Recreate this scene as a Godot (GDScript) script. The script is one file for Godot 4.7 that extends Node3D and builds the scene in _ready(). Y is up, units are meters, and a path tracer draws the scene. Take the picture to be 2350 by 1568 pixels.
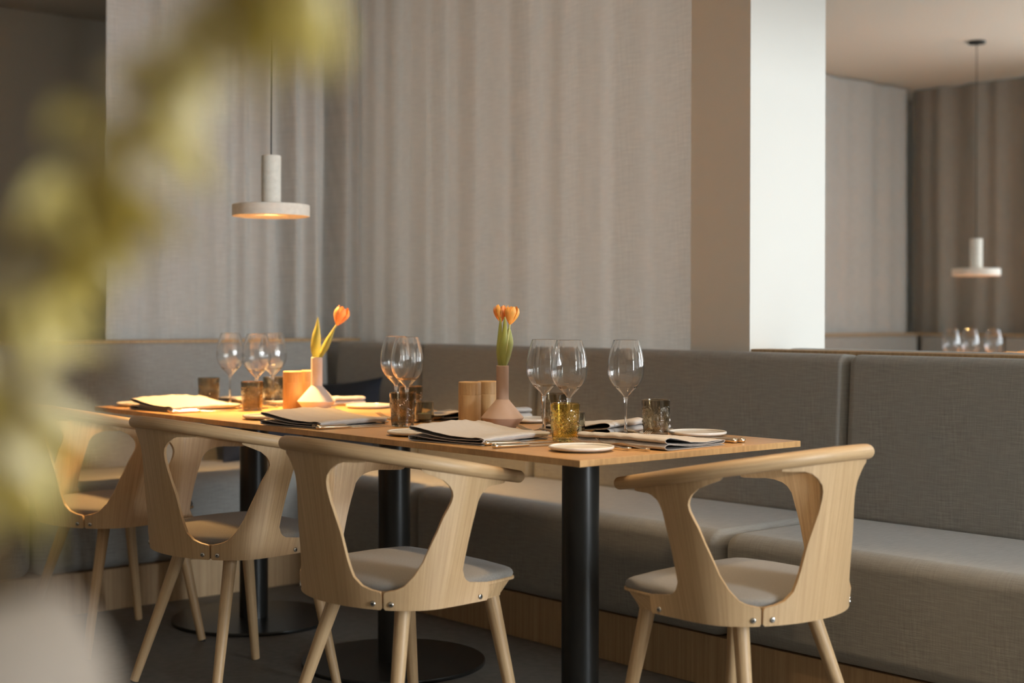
extends Node3D
# A dining booth with oak tables, shell chairs and upholstered corner benches, in daylight from windows behind the camera.
# World: x runs across the tables towards the bench, -z runs along the row of tables, y is up, metres.

var used := {}
var M := {}
var rng := RandomNumberGenerator.new()

# ------------------------------------------------------------------ mesh builder
class Mb:
	var v := PackedVector3Array()
	var n := PackedVector3Array()
	var t := PackedVector2Array()
	var ix := PackedInt32Array()
	# rows of equally long point lists; normals are smooth inside one grid; wrap closes the rows
	func grid(rows: Array, uvs: Array = [], wrap := false, sx := 1.0, sy := 1.0) -> void:
		var b := v.size()
		var nr: int = rows.size()
		var nc: int = rows[0].size()
		var acc := PackedVector3Array()
		acc.resize(nr * nc)
		var y := 0.0
		for i in nr:
			var x := 0.0
			if i > 0:
				y += (rows[i][nc / 2] as Vector3).distance_to(rows[i - 1][nc / 2])
			for j in nc:
				var p: Vector3 = rows[i][j]
				if j > 0:
					x += p.distance_to(rows[i][j - 1])
				v.append(p)
				t.append(uvs[i][j] if uvs.size() else Vector2(x * sx, y * sy))
		for i in nr - 1:
			for j in nc - 1:
				var a := i * nc + j
				var q := [a, a + 1, a + nc + 1, a, a + nc + 1, a + nc]
				for k in [0, 3]:
					var A: Vector3 = v[b + q[k]]
					var f: Vector3 = (v[b + q[k + 1]] - A).cross(v[b + q[k + 2]] - A)
					if f.length_squared() < 1e-18:
						continue
					for m in 3:
						acc[q[k + m]] += f
						ix.append(b + q[k + m])
		if wrap:
			for i in nr:
				var s := acc[i * nc] + acc[i * nc + nc - 1]
				acc[i * nc] = s
				acc[i * nc + nc - 1] = s
		for i in nr:   # rows shrunk to one point share their normal
			if (rows[i][0] as Vector3).distance_squared_to(rows[i][nc / 2]) < 1e-12:
				var s := Vector3.ZERO
				for j in nc:
					s += acc[i * nc + j]
				for j in nc:
					acc[i * nc + j] = s
		for a in acc:
			n.append(a.normalized() if a.length_squared() > 1e-24 else Vector3.UP)
	# closed cross sections, each a list of segments; caps are fans
	func loft(rows: Array, cap0 := true, cap1 := true, sx := 1.0, sy := 1.0, smooth_wrap := false) -> void:
		var ns: int = rows[0].size()
		for s in ns:
			var g := []
			for r in rows:
				g.append(r[s])
			grid(g, [], smooth_wrap and ns == 1, sx, sy)
		if cap0:
			cap(rows[0], true, sx)
		if cap1:
			cap(rows[rows.size() - 1], false, sx)
	func cap(loop: Array, back: bool, sx := 1.0) -> void:
		var pts := PackedVector3Array()
		for s in loop:
			for p in s:
				if pts.is_empty() or pts[pts.size() - 1].distance_squared_to(p) > 1e-14:
					pts.append(p)
		if pts.size() > 1 and pts[0].distance_squared_to(pts[pts.size() - 1]) < 1e-14:
			pts.remove_at(pts.size() - 1)
		if pts.size() < 3:
			return
		var c := Vector3.ZERO
		for p in pts:
			c += p
		c /= pts.size()
		var f := Vector3.ZERO
		for i in pts.size():
			f += (pts[i] - c).cross(pts[(i + 1) % pts.size()] - c)
		f = f.normalized() * (-1.0 if back else 1.0)
		var b := v.size()
		v.append(c); n.append(f); t.append(Vector2(c.x, c.z) * sx)
		for p in pts:
			v.append(p); n.append(f); t.append(Vector2(p.x, p.z) * sx)
		for i in pts.size():
			var i1 := b + 1 + i
			var i2 := b + 1 + (i + 1) % pts.size()
			if back:
				ix.append_array([b, i2, i1])
			else:
				ix.append_array([b, i1, i2])
	func mesh(fix := true) -> ArrayMesh:
		# clockwise fronts with normals outwards, whatever way the rows ran
		var vol := 0.0
		if fix:
			var c := Vector3.ZERO
			for p in v:
				c += p
			c /= maxi(1, v.size())
			for k in range(0, ix.size(), 3):
				vol += (v[ix[k]] - c).dot((v[ix[k + 1]] - c).cross(v[ix[k + 2]] - c))
		if vol >= 0.0:
			for k in range(0, ix.size(), 3):
				var s := ix[k + 1]
				ix[k + 1] = ix[k + 2]
				ix[k + 2] = s
		else:
			for k in n.size():
				n[k] = -n[k]
		var a := []
		a.resize(Mesh.ARRAY_MAX)
		a[Mesh.ARRAY_VERTEX] = v
		a[Mesh.ARRAY_NORMAL] = n
		a[Mesh.ARRAY_TEX_UV] = t
		a[Mesh.ARRAY_INDEX] = ix
		var m := ArrayMesh.new()
		m.add_surface_from_arrays(Mesh.PRIMITIVE_TRIANGLES, a)
		return m

func ring(c: Vector3, r: float, seg: int, ax := Vector3.RIGHT, ay := Vector3.BACK, ry := -1.0) -> PackedVector3Array:
	var o := PackedVector3Array()
	for i in seg + 1:
		var a := TAU * i / seg
		o.append(c + ax * cos(a) * r + ay * sin(a) * (r if ry < 0 else ry))
	return o

# profile: list of polylines (x radius, y height); each polyline is smooth, joints between them are sharp
func lathe(profiles: Array, seg := 40, wob := 0.0, lobes := 12) -> ArrayMesh:
	var b := Mb.new()
	for pr in profiles:
		var rows := []
		for p: Vector2 in pr:
			var o := PackedVector3Array()
			for i in seg + 1:
				var a := TAU * (i % seg) / seg
				var r := p.x * (1.0 + wob * cos(lobes * a))
				o.append(Vector3(cos(a) * r, p.y, sin(a) * r))
			rows.append(o)
		b.grid(rows, [], true)
	return b.mesh()

func smooth2(p: Array, per := 5) -> Array:
	var o := []
	for i in p.size() - 1:
		var a: Vector2 = p[maxi(0, i - 1)]
		var d: Vector2 = p[mini(p.size() - 1, i + 2)]
		for k in per:
			o.append((p[i] as Vector2).cubic_interpolate(p[i + 1], a, d, float(k) / per))
	o.append(p[p.size() - 1])
	return o

func smooth3(p: Array, per := 6) -> Array:
	var o := []
	for i in p.size() - 1:
		var a: Vector3 = p[maxi(0, i - 1)]
		var d: Vector3 = p[mini(p.size() - 1, i + 2)]
		for k in per:
			o.append((p[i] as Vector3).cubic_interpolate(p[i + 1], a, d, float(k) / per))
	o.append(p[p.size() - 1])
	return o

# tube along a path with a radius per point; ends rounded off
func tube(b: Mb, path: Array, rad: Array, seg := 12, rounded := true, squash := 1.0, usx := 1.0) -> void:
	var rows := []
	var up := Vector3.UP
	var cnt := path.size()
	for i in cnt:
		var d: Vector3 = ((path[mini(i + 1, cnt - 1)] as Vector3) - path[maxi(i - 1, 0)]).normalized()
		if absf(d.dot(up)) > 0.95:
			up = Vector3.RIGHT if absf(d.x) < 0.9 else Vector3.BACK
		var x := d.cross(up).normalized()
		var y := x.cross(d).normalized()
		up = y
		if rounded and i == 0:
			for k in 4:
				var a := PI / 2 * k / 4.0
				rows.append([ring((path[0] as Vector3) - d * rad[0] * 0.6 * cos(a), maxf(rad[0] * sin(a), 1e-5), seg, x, y, maxf(rad[0] * sin(a), 1e-5) * squash)])
		rows.append([ring(path[i], rad[i], seg, x, y, rad[i] * squash)])
		if rounded and i == cnt - 1:
			for k in 4:
				var a := PI / 2 * (k + 1) / 4.0
				rows.append([ring((path[i] as Vector3) + d * rad[i] * 0.6 * sin(a), maxf(rad[i] * cos(a), 1e-5), seg, x, y, maxf(rad[i] * cos(a), 1e-5) * squash)])
	b.loft(rows, true, true, usx, usx, true)

# rectangle loop with rounded corners at height y, as one smooth segment or four crisp ones
func rloop(hx: float, hz: float, y: float, r: float, per := 4) -> Array:
	if r <= 0.0:
		var c := [Vector3(-hx, y, -hz), Vector3(hx, y, -hz), Vector3(hx, y, hz), Vector3(-hx, y, hz)]
		return [PackedVector3Array([c[0], c[1]]), PackedVector3Array([c[1], c[2]]), PackedVector3Array([c[2], c[3]]), PackedVector3Array([c[3], c[0]])]
	var o := PackedVector3Array()
	for q in 4:
		var s: Vector2 = [Vector2(1, -1), Vector2(1, 1), Vector2(-1, 1), Vector2(-1, -1)][q]
		for k in per + 1:
			var a := -PI / 2 + PI / 2 * q + PI / 2 * k / per
			o.append(Vector3(s.x * (hx - r) + cos(a) * r, y, s.y * (hz - r) + sin(a) * r))
	o.append(o[0])
	return [o]

# box from y0 to y1 with rounded edges of radius r
func rbox(b: Mb, c: Vector3, s: Vector3, r: float, per := 4) -> void:
	var rows := []
	for k in per + 1:
		var a := PI / 2 * k / per
		var e := r * (1 - sin(a))
		rows.append([_moved(rloop(s.x / 2 - e, s.z / 2 - e, -s.y / 2 + r * (1 - cos(a)), maxf(r - e, 0.0006), per)[0], c)])
	for k in per + 1:
		var a := PI / 2 * k / per
		var e := r * (1 - cos(a))
		rows.append([_moved(rloop(s.x / 2 - e, s.z / 2 - e, s.y / 2 - r * (1 - sin(a)), maxf(r - e, 0.0006), per)[0], c)])
	b.loft(rows, true, true, 1, 1, true)

func _moved(p: PackedVector3Array, c: Vector3) -> PackedVector3Array:
	var o := PackedVector3Array()
	for q in p:
		o.append(q + c)
	return o

# plain box with a small crisp chamfer
func cbox(b: Mb, c: Vector3, s: Vector3, ch := 0.002) -> void:
	var rows := []
	for q in [[ch, -s.y / 2], [0.0, -s.y / 2 + ch], [0.0, s.y / 2 - ch], [ch, s.y / 2]]:
		var l := []
		for g in rloop(s.x / 2 - q[0], s.z / 2 - q[0], q[1], 0.0):
			l.append(_moved(g, c))
		rows.append(l)
	for i in 3:
		b.loft([rows[i], rows[i + 1]], i == 0, i == 2)

func boxmesh(c: Vector3, s: Vector3, ch := 0.002) -> ArrayMesh:
	var b := Mb.new()
	cbox(b, c, s, ch)
	return b.mesh()

# ------------------------------------------------------------------ nodes
func numbered(called: String) -> String:
	var k: int = used.get(called, 0)
	used[called] = k + 1
	return called if k == 0 else "%s_%03d" % [called, k]

func tag(o: Node3D, label: String, category: String, group := "") -> Node3D:
	o.set_meta("label", label)
	o.set_meta("category", category)
	if group:
		o.set_meta("group", group)
	return o

func thing(called: String, label: String, category: String, at := Vector3.ZERO, turn := 0.0, group := "") -> Node3D:
	var o := Node3D.new()
	o.name = numbered(called)
	add_child(o)
	o.position = at
	o.rotation.y = turn
	return tag(o, label, category, group)

func part(parent: Node3D, called: String, mesh: Mesh, mat: Material, at := Vector3.ZERO) -> MeshInstance3D:
	var o := MeshInstance3D.new()
	var k := 0
	var nm := called
	while parent.has_node(NodePath(nm)):
		k += 1
		nm = "%s_%03d" % [called, k]
	o.name = nm
	o.mesh = mesh
	o.material_override = mat
	parent.add_child(o, true)
	o.position = at
	return o

func solid(called: String, mesh: Mesh, mat: Material, at := Vector3.ZERO) -> MeshInstance3D:
	var o := MeshInstance3D.new()
	o.name = numbered(called)
	o.mesh = mesh
	o.material_override = mat
	add_child(o)
	o.position = at
	return o

func struct(called: String, mesh: Mesh, mat: Material, at := Vector3.ZERO) -> MeshInstance3D:
	var o := solid(called, mesh, mat, at)
	o.set_meta("kind", "structure")
	return o

func dup(src: Node3D, called: String, at: Vector3, turn: float, label: String) -> Node3D:
	var o: Node3D = src.duplicate()
	o.name = numbered(called)
	add_child(o)
	o.position = at
	o.rotation = Vector3(0, turn, 0)
	o.set_meta("label", label)
	return o

# ------------------------------------------------------------------ textures
func noise(freq: float, sd: int, oct := 3) -> FastNoiseLite:
	var f := FastNoiseLite.new()
	f.seed = sd
	f.frequency = freq
	f.noise_type = FastNoiseLite.TYPE_SIMPLEX_SMOOTH
	f.fractal_octaves = oct
	return f

# seamless look-up: blends the noise with itself across the edge
func tile(f: FastNoiseLite, x: float, y: float, w: float, h: float, kx: float, ky: float) -> float:
	var a := x / w
	var b := y / h
	var p := f.get_noise_2d(x * kx, y * ky) * (1 - a) + f.get_noise_2d((x - w) * kx, y * ky) * a
	var q := f.get_noise_2d(x * kx, (y - h) * ky) * (1 - a) + f.get_noise_2d((x - w) * kx, (y - h) * ky) * a
	return p * (1 - b) + q * b

func grey(w: int, h: int, fn: Callable) -> Image:
	var im := Image.create_empty(w, h, false, Image.FORMAT_RGB8)
	for y in h:
		for x in w:
			var g: float = clampf(fn.call(x, y), 0, 1)
			im.set_pixel(x, y, Color(g, g, g))
	return im

func tint(src: Image, a: Color, b: Color) -> ImageTexture:
	var im := Image.create_empty(src.get_width(), src.get_height(), false, Image.FORMAT_RGB8)
	for y in src.get_height():
		for x in src.get_width():
			im.set_pixel(x, y, a.lerp(b, src.get_pixel(x, y).r))
	return ImageTexture.create_from_image(im)

func mat(called: String, c: Color, rough: float, o := {}) -> StandardMaterial3D:
	var m := StandardMaterial3D.new()
	m.resource_name = called
	m.albedo_color = c
	m.roughness = rough
	for k in o:
		m.set(k, o[k])
	M[called] = m
	return m

func c8(r: int, g: int, b: int) -> Color:
	return Color(r / 255.0, g / 255.0, b / 255.0)

func materials() -> void:
	var f1 := noise(0.02, 3, 4)
	var f2 := noise(0.05, 5, 2)
	var f3 := noise(0.01, 9, 3)
	# oak: long fibres along v, with darker pores and broad cathedral bands
	var oak := grey(384, 512, func(x, y):
		var fib := tile(f1, x, y, 384, 512, 14.0, 0.35)
		var pore := tile(f2, x, y, 384, 512, 18.0, 0.9)
		var band := tile(f3, x, y, 384, 512, 3.2, 0.25)
		return 0.56 + 0.30 * fib + 0.34 * band - 0.55 * maxf(0.0, pore - 0.22))
	var oak_h := ImageTexture.create_from_image(oak)
	var oak_t := tint(oak, c8(160, 127, 90), c8(222, 190, 148))
	var top_t := tint(oak, c8(164, 124, 78), c8(222, 176, 122))
	# woven cloth with slubs both ways
	var g1 := noise(0.05, 21, 2)
	var g2 := noise(0.05, 22, 2)
	var g3 := noise(0.4, 23, 1)
	var weave := grey(512, 512, func(x, y):
		var h := tile(g1, x, y, 512, 512, 0.11, 3.6)
		var v := tile(g2, x, y, 512, 512, 3.6, 0.11)
		return 0.52 + 0.38 * h + 0.28 * v + 0.30 * g3.get_noise_2d(x, y))
	var felt := grey(256, 256, func(x, y):
		return 0.5 + 0.38 * tile(g3, x, y, 256, 256, 1.0, 1.0) + 0.2 * tile(g1, x, y, 256, 256, 1.0, 3.0))
	var slub := grey(512, 512, func(x, y):
		var h := tile(g1, x, y, 512, 512, 0.10, 3.4)
		var v := tile(g2, x, y, 512, 512, 3.4, 0.08)
		return 0.55 + 0.36 * h + 0.26 * v + 0.12 * g3.get_noise_2d(x, y))
	var weave_h := ImageTexture.create_from_image(weave)
	var slub_h := ImageTexture.create_from_image(slub)
	var p1 := noise(0.03, 31, 4)
	var rough := grey(256, 256, func(x, y): return 0.5 + 0.5 * tile(p1, x, y, 256, 256, 2.0, 2.0))
	var rough_h := ImageTexture.create_from_image(rough)
	var speck := grey(256, 256, func(x, y):
		var a := tile(p1, x, y, 256, 256, 1.0, 1.0)
		var b := tile(g3, x, y, 256, 256, 0.8, 0.8)
		return 0.7 + 0.35 * a - (0.5 if b > 0.62 else 0.0))

	mat("oak", Color.WHITE, 0.48, {albedo_texture = oak_t, heightmap_enabled = true, heightmap_texture = oak_h, heightmap_scale = 0.012, uv1_scale = Vector3(7, 1.6, 1)})
	var tri := {uv1_triplanar = true, uv1_world_triplanar = true}
	mat("table_oak", Color.WHITE, 0.36, {albedo_texture = top_t, heightmap_enabled = true, heightmap_texture = oak_h, heightmap_scale = 0.008, uv1_scale = Vector3(4, 4, 1.0)}.merged(tri))
	mat("plinth_oak", c8(240, 240, 240), 0.6, {albedo_texture = oak_t, uv1_scale = Vector3(4, 1, 4)}.merged(tri))
	mat("mill_oak", c8(255, 250, 236), 0.5, {albedo_texture = oak_t, heightmap_enabled = true, heightmap_texture = oak_h, heightmap_scale = 0.012, uv1_scale = Vector3(6, 3, 1)})
	mat("bench_cloth", Color.WHITE, 0.95, {albedo_texture = tint(weave, c8(122, 120, 116), c8(188, 186, 181)), heightmap_enabled = true, heightmap_texture = weave_h, heightmap_scale = 0.04, uv1_scale = Vector3(4, 4, 4), rim_enabled = true, rim = 0.35}.merged(tri))
	mat("seat_felt", Color.WHITE, 0.95, {albedo_texture = tint(felt, c8(98, 94, 90), c8(168, 162, 155)), uv1_scale = Vector3(9, 9, 9), uv1_triplanar = true, rim_enabled = true, rim = 0.3})
	mat("curtain_linen", Color.WHITE, 0.95, {albedo_texture = tint(slub, c8(172, 170, 166), c8(222, 220, 215)), cull_mode = BaseMaterial3D.CULL_DISABLED, backlight_enabled = true, backlight = Color(0.4, 0.39, 0.37), uv1_scale = Vector3(3, 3, 1), heightmap_enabled = true, heightmap_texture = slub_h, heightmap_scale = 0.012})
	M.sheer_linen = M.curtain_linen.duplicate()
	M.sheer_linen.resource_name = "sheer_linen"
	M.sheer_linen.backlight = Color(1.0, 1.0, 1.0)
	M.sheer_linen.albedo_texture = tint(slub, c8(198, 192, 184), c8(244, 237, 228))
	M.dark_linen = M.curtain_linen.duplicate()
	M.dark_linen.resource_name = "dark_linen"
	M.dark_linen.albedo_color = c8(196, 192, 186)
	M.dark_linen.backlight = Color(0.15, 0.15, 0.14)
	mat("napkin_linen", Color.WHITE, 0.95, {albedo_texture = tint(slub, c8(174, 168, 164), c8(208, 202, 198)), uv1_scale = Vector3(9, 9, 9), uv1_triplanar = true})
	mat("navy_cloth", Color.WHITE, 0.95, {albedo_texture = tint(weave, c8(22, 26, 36), c8(48, 54, 68)), uv1_scale = Vector3(6, 6, 6), uv1_triplanar = true})
	mat("white_paint", c8(238, 236, 231), 0.75)
	mat("pillar_paint", c8(226, 222, 215), 0.75)
	mat("ceiling_plaster", c8(226, 214, 198), 0.95, {heightmap_enabled = true, heightmap_texture = rough_h, heightmap_scale = 0.5, uv1_scale = Vector3(3, 3, 3)}.merged(tri))
	mat("dark_paint", c8(226, 218, 207), 0.8)
	mat("brown_paint", c8(184, 170, 150), 0.8)
	mat("floor_stone", Color.WHITE, 0.55, {albedo_texture = tint(rough, c8(92, 89, 85), c8(126, 122, 116)), uv1_scale = Vector3(1.6, 1.6, 1.6)}.merged(tri))
	mat("black_steel", c8(29, 28, 26), 0.30, {metallic_specular = 0.5})
	mat("black_plastic", c8(20, 20, 20), 0.6)
	mat("concrete", Color.WHITE, 0.85, {albedo_texture = tint(speck, c8(206, 199, 188), c8(244, 239, 230)), uv1_scale = Vector3(6, 6, 6), uv1_triplanar = true})
	mat("screw_steel", c8(200, 196, 190), 0.22, {metallic = 1.0})
	mat("cutlery_metal", c8(236, 220, 196), 0.16, {metallic = 1.0})
	mat("plate_glaze", c8(226, 220, 212), 0.22)
	mat("clay_rose", c8(178, 150, 132), 0.9)
	mat("clay_white", c8(222, 214, 210), 0.9)
	mat("clay_cream", c8(142, 129, 117), 0.7)
	mat("wax", c8(226, 214, 190), 0.6, {subsurf_scatter_enabled = true, subsurf_scatter_strength = 0.3})
	mat("leaf_tulip", c8(150, 150, 72), 0.5, {cull_mode = BaseMaterial3D.CULL_DISABLED, backlight_enabled = true, backlight = Color(0.5, 0.5, 0.25)})
	mat("stem_tulip", c8(196, 186, 112), 0.5)
	mat("petal_orange", c8(250, 184, 92), 0.5, {cull_mode = BaseMaterial3D.CULL_DISABLED, backlight_enabled = true, backlight = Color(0.6, 0.4, 0.2)})
	mat("petal_deep", c8(236, 162, 98), 0.5, {cull_mode = BaseMaterial3D.CULL_DISABLED, backlight_enabled = true, backlight = Color(0.6, 0.35, 0.15)})
	mat("leaf_olive", c8(200, 184, 112), 0.6, {cull_mode = BaseMaterial3D.CULL_DISABLED, backlight_enabled = true, backlight = Color(0.6, 0.55, 0.25)})
	mat("leaf_pale", c8(238, 228, 188), 0.6, {cull_mode = BaseMaterial3D.CULL_DISABLED, backlight_enabled = true, backlight = Color(0.6, 0.55, 0.3)})
	mat("twig", c8(120, 96, 60), 0.8)
	mat("clear_pane", Color(1, 1, 1, 0.02), 0.02, {transparency = BaseMaterial3D.TRANSPARENCY_ALPHA, metallic_specular = 0.38})
	mat("clear_glass", Color(1, 1, 1, 0.0), 0.0, {refraction_enabled = true, refraction_scale = 0.05})
	mat("smoke_glass", Color(0.76, 0.72, 0.64, 0.0), 0.02, {refraction_enabled = true, refraction_scale = 0.05})
	mat("amber_glass", Color(1.0, 0.92, 0.62, 0.0), 0.02, {refraction_enabled = true, refraction_scale = 0.05})
	mat("grey_glass", Color(0.80, 0.81, 0.78, 0.0), 0.02, {refraction_enabled = true, refraction_scale = 0.05})
	mat("lamp_glow", c8(255, 226, 180), 0.6, {emission_enabled = true, emission = c8(255, 190, 110), emission_energy_multiplier = 6.0})
	mat("tube_glow", c8(255, 220, 170), 0.6, {emission_enabled = true, emission = c8(255, 170, 80), emission_energy_multiplier = 4.0})
	mat("frame_dark", c8(60, 56, 52), 0.5)

# ------------------------------------------------------------------ chair
func ucurve(a: float, b: float, f: float, sp: float) -> Vector2:
	var s := signf(f)
	f = absf(f)
	if f <= PI / 2:
		return Vector2(s * a * sin(f), b * cos(f))
	var d := (f - PI / 2) * b
	return Vector2(s * (a + sp * d), -d)

func rail_pt(f: float) -> Vector3:
	var p := ucurve(0.2702, 0.2709, f, -0.4264)
	var q := 0.2709 - p.y
	return Vector3(p.x, 0.7668 - 0.2032 * q + 0.0293 * q * q, p.y)

func base_pt(f: float) -> Vector3:
	var p := ucurve(0.2401, 0.1667, f, 0.0443)
	var q := 0.1667 - p.y
	return Vector3(p.x, 0.3998 - 0.0205 * q + 0.1084 * q * q, 0.0492 + p.y)

func shell_pt(f: float, v: float) -> Vector3:
	return base_pt(f).lerp(rail_pt(f) - Vector3(0, 0.012, 0), v)

func table_of(t: Array, v: float) -> float:
	for i in t.size() - 1:
		if v <= t[i + 1].x:
			var k := clampf((v - t[i].x) / maxf(1e-6, t[i + 1].x - t[i].x), 0, 1)
			return lerpf(t[i].y, t[i + 1].y, k)
	return t[t.size() - 1].y

func shell(lo: Array, hi: Array, fac := 1.0) -> ArrayMesh:
	var b := Mb.new()
	var vs := []
	for t in [lo, hi]:
		for p in t:
			vs.append(p.x)
	for k in 30:
		vs.append(k / 29.0)
	vs.sort()
	var rows := []
	var uvo := []
	var last := -1.0
	var cnt := 22
	for v: float in vs:
		if v - last < 0.004:
			continue
		last = v
		var a := table_of(lo, v)
		var e := table_of(hi, v)
		var outer := PackedVector3Array()
		var inner := PackedVector3Array()
		var uo := PackedVector2Array()
		for j in cnt + 1:
			var f := lerpf(a, e, float(j) / cnt) * fac
			var p := shell_pt(f, v)
			var du := shell_pt(f + 0.01, v) - shell_pt(f - 0.01, v)
			var dv := shell_pt(f, v + 0.01) - shell_pt(f, v - 0.01)
			var nn := dv.cross(du).normalized()
			if nn.dot(Vector3(p.x, 0, p.z - 0.0)) < 0:
				nn = -nn
			outer.append(p)
			inner.append(p - nn * 0.0085)
			uo.append(Vector2(f * 0.26, p.y + f * 0.05))
		inner.reverse()
		rows.append([outer, PackedVector3Array([outer[cnt], inner[0]]), inner, PackedVector3Array([inner[cnt], outer[0]])])
		var ui := uo.duplicate()
		ui.reverse()
		uvo.append([uo, PackedVector2Array([uo[cnt], uo[cnt] + Vector2(0.01, 0)]), ui, PackedVector2Array([uo[0], uo[0] + Vector2(0.01, 0)])])
	for s in 4:
		var g := []
		var u := []
		for i in rows.size():
			g.append(rows[i][s])
			u.append(uvo[i][s])
		b.grid(g, u)
	for e in [0, rows.size() - 1]:
		var o: PackedVector3Array = rows[e][0]
		var i2: PackedVector3Array = rows[e][2].duplicate()
		i2.reverse()
		b.grid([o, i2] if e else [i2, o])
	return b.mesh()

func V(a: Array) -> Array:
	var o := []
	for i in range(0, a.size(), 2):
		o.append(Vector2(a[i], a[i + 1]))
	return o

func seat_outline(grow: float, front: float, corner: float) -> PackedVector3Array:
	# half outline from the middle of the back round to the middle of the front, then mirrored
	var h := []
	for k in 15:
		var f := PI / 2 * k / 14.0
		var p := base_pt(f)
		h.append(Vector2(p.x - (0.012 - grow) * sin(f), p.z - (0.012 - grow) * cos(f)))
	h.append(Vector2(0.2345 + grow, -0.02))
	h.append(Vector2(0.2360 + grow, -0.08))
	h.append(Vector2(corner + 0.006 + grow, front + 0.065))
	for k in 7:
		var a := PI / 2 * k / 6.0
		h.append(Vector2(corner - 0.036 + 0.036 * cos(a) + grow, front + 0.034 - 0.034 * sin(a) - grow))
	h.append(Vector2(corner * 0.45, front - 0.012 - grow))
	h.append(Vector2(0.0, front - 0.016 - grow))
	var o := PackedVector3Array()
	for p in h:
		o.append(Vector3(p.x, 0, p.y))
	for i in range(h.size() - 2, -1, -1):
		o.append(Vector3(-h[i].x, 0, h[i].y))
	return o

func at_height(o: PackedVector3Array, y0: float, tiltk: float, k := 1.0) -> PackedVector3Array:
	var r := PackedVector3Array()
	var c := Vector3(0, 0, 0.0)
	for p in o:
		var q := c + (p - c) * k
		r.append(Vector3(q.x, y0 + tiltk * q.z, q.z))
	return r

func make_chair() -> Node3D:
	var t := thing("dining_chair", "", "chair", Vector3.ZERO, 0.0, "oak shell chairs around the tables")
	var oak: Material = M.oak
	# rail
	var b := Mb.new()
	var path := []
	var rad := []
	for i in 61:
		var f := lerpf(-2.45, 2.45, i / 60.0)
		path.append(rail_pt(f))
		rad.append(0.0172 - 0.0022 * pow(absf(f) / 2.45, 3.0))
	tube(b, path, rad, 16, true, 1.0, 1.0)
	part(t, "arm_rail", b.mesh(), M.oak_rail)
	# three shells: one at the back, one on either side
	var bl := V([0, .735, .012, .752, .10, .752, .115, .742, .120, .725, .123, .690, .128, .640, .150, .536, .202, .448, .262, .415, .326, .390, .494, .342, .607, .293, .685, .260, .76, .240, .811, .240, .852, .257, .896, .307, .935, .377, .952, .440, .962, .560, .972, .640, 1.0, .645])
	var neg := []
	for p in bl:
		neg.append(Vector2(p.x, -p.y))
	part(t, "back_shell", shell(neg, bl), oak)
	var lo := V([0, .792, .012, .776, .105, .776, .118, .788, .125, .82, .133, .88, .146, .94, .165, 1.0, .20, 1.052, .24, 1.108, .338, 1.195, .485, 1.275, .56, 1.316, .667, 1.363, .73, 1.40, .781, 1.425, .830, 1.431, .862, 1.415, .892, 1.385, .928, 1.318, .95, 1.215, .965, 1.13, .976, 1.115, 1.0, 1.112])
	var hi := V([0, 2.285, .014, 2.30, .125, 2.275, .145, 2.262, .153, 2.235, .160, 2.10, .172, 1.92, .195, 1.845, .217, 1.806, .276, 1.752, .36, 1.748, .526, 1.755, .63, 1.765, .709, 1.775, .80, 1.785, .85, 1.81, .887, 1.845, .92, 1.91, .94, 1.98, .953, 2.09, .965, 2.16, .975, 2.185, 1.0, 2.19])
	var sm := shell(lo, hi)
	var sm2 := shell(lo, hi, -1.0)
	part(t, "side_shell", sm, oak)
	part(t, "side_shell", sm2, oak)
	# seat board with a lip, and the upholstered pad on it
	b = Mb.new()
	var low := seat_outline(-0.002, -0.158, 0.219)
	var top := seat_outline(0.0, -0.193, 0.2245)
	b.loft([[at_height(low, 0.4005, 0.0)], [at_height(low, 0.404, 0.0)], [at_height(seat_outline(-0.001, -0.184, 0.221), 0.432, -0.012)]], true, false, 1, 1)
	b.loft([[at_height(seat_outline(-0.001, -0.184, 0.221), 0.432, -0.012)], [at_height(top, 0.434, -0.012)], [at_height(top, 0.4395, -0.012)], [at_height(seat_outline(-0.003, -0.190, 0.222), 0.441, -0.012)]], false, true, 1, 1)
	part(t, "seat_board", b.mesh(), oak)
	b = Mb.new()
	var rows := []
	for q in [[0.985, .441], [0.992, .447], [0.985, .453], [0.965, .4575], [0.93, .461], [0.85, .4645], [0.7, .468], [0.45, .470], [0.2, .471], [0.0001, .471]]:
		rows.append([at_height(top, q[1], -0.012, q[0])])
	b.loft(rows, true, false, 1, 1, true)
	part(t, "seat_pad", b.mesh(), M.seat_felt)
	# legs
	for s in [-1, 1]:
		for q in [[.1283, .0825, .2211, .1894], [.1641, -.1503, .2142, -.2166]]:
			b = Mb.new()
			var a := Vector3(s * q[0], 0.404, q[1])
			var e := Vector3(s * q[2], 0.004, q[3])
			var pp := []
			var rr := []
			for k in 9:
				pp.append(a.lerp(e, k / 8.0))
				rr.append(lerpf(0.0192, 0.0128, pow(k / 8.0, 0.85)))
			tube(b, pp, rr, 18, false)
			var l := part(t, "leg", b.mesh(), M.oak_leg)
			b = Mb.new()
			tube(b, [e + Vector3(0, 0.001, 0), e + Vector3(0, -0.004, 0)], [0.0105, 0.0105], 14, false)
			part(l, "glide", b.mesh(), M.black_plastic)
	# screws with dark recessed sockets
	for f: float in [0.655, -0.655, 0.86, -0.86, 2.157, -2.157]:
		var p := shell_pt(f, 0.040)
		var nn := Vector3(p.x, 0, (p.z - 0.0492) * 2.07).normalized()
		if absf(f) > 1.6:
			nn = Vector3(signf(f), 0, 0)
		var sc := part(t, "screw", M.screw_mesh, M.screw_steel, p)
		sc.quaternion = Quaternion(Vector3.UP, nn)
		part(sc, "socket", M.socket_mesh, M.black_plastic, Vector3(0, 0.0034, 0))
	return t

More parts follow.
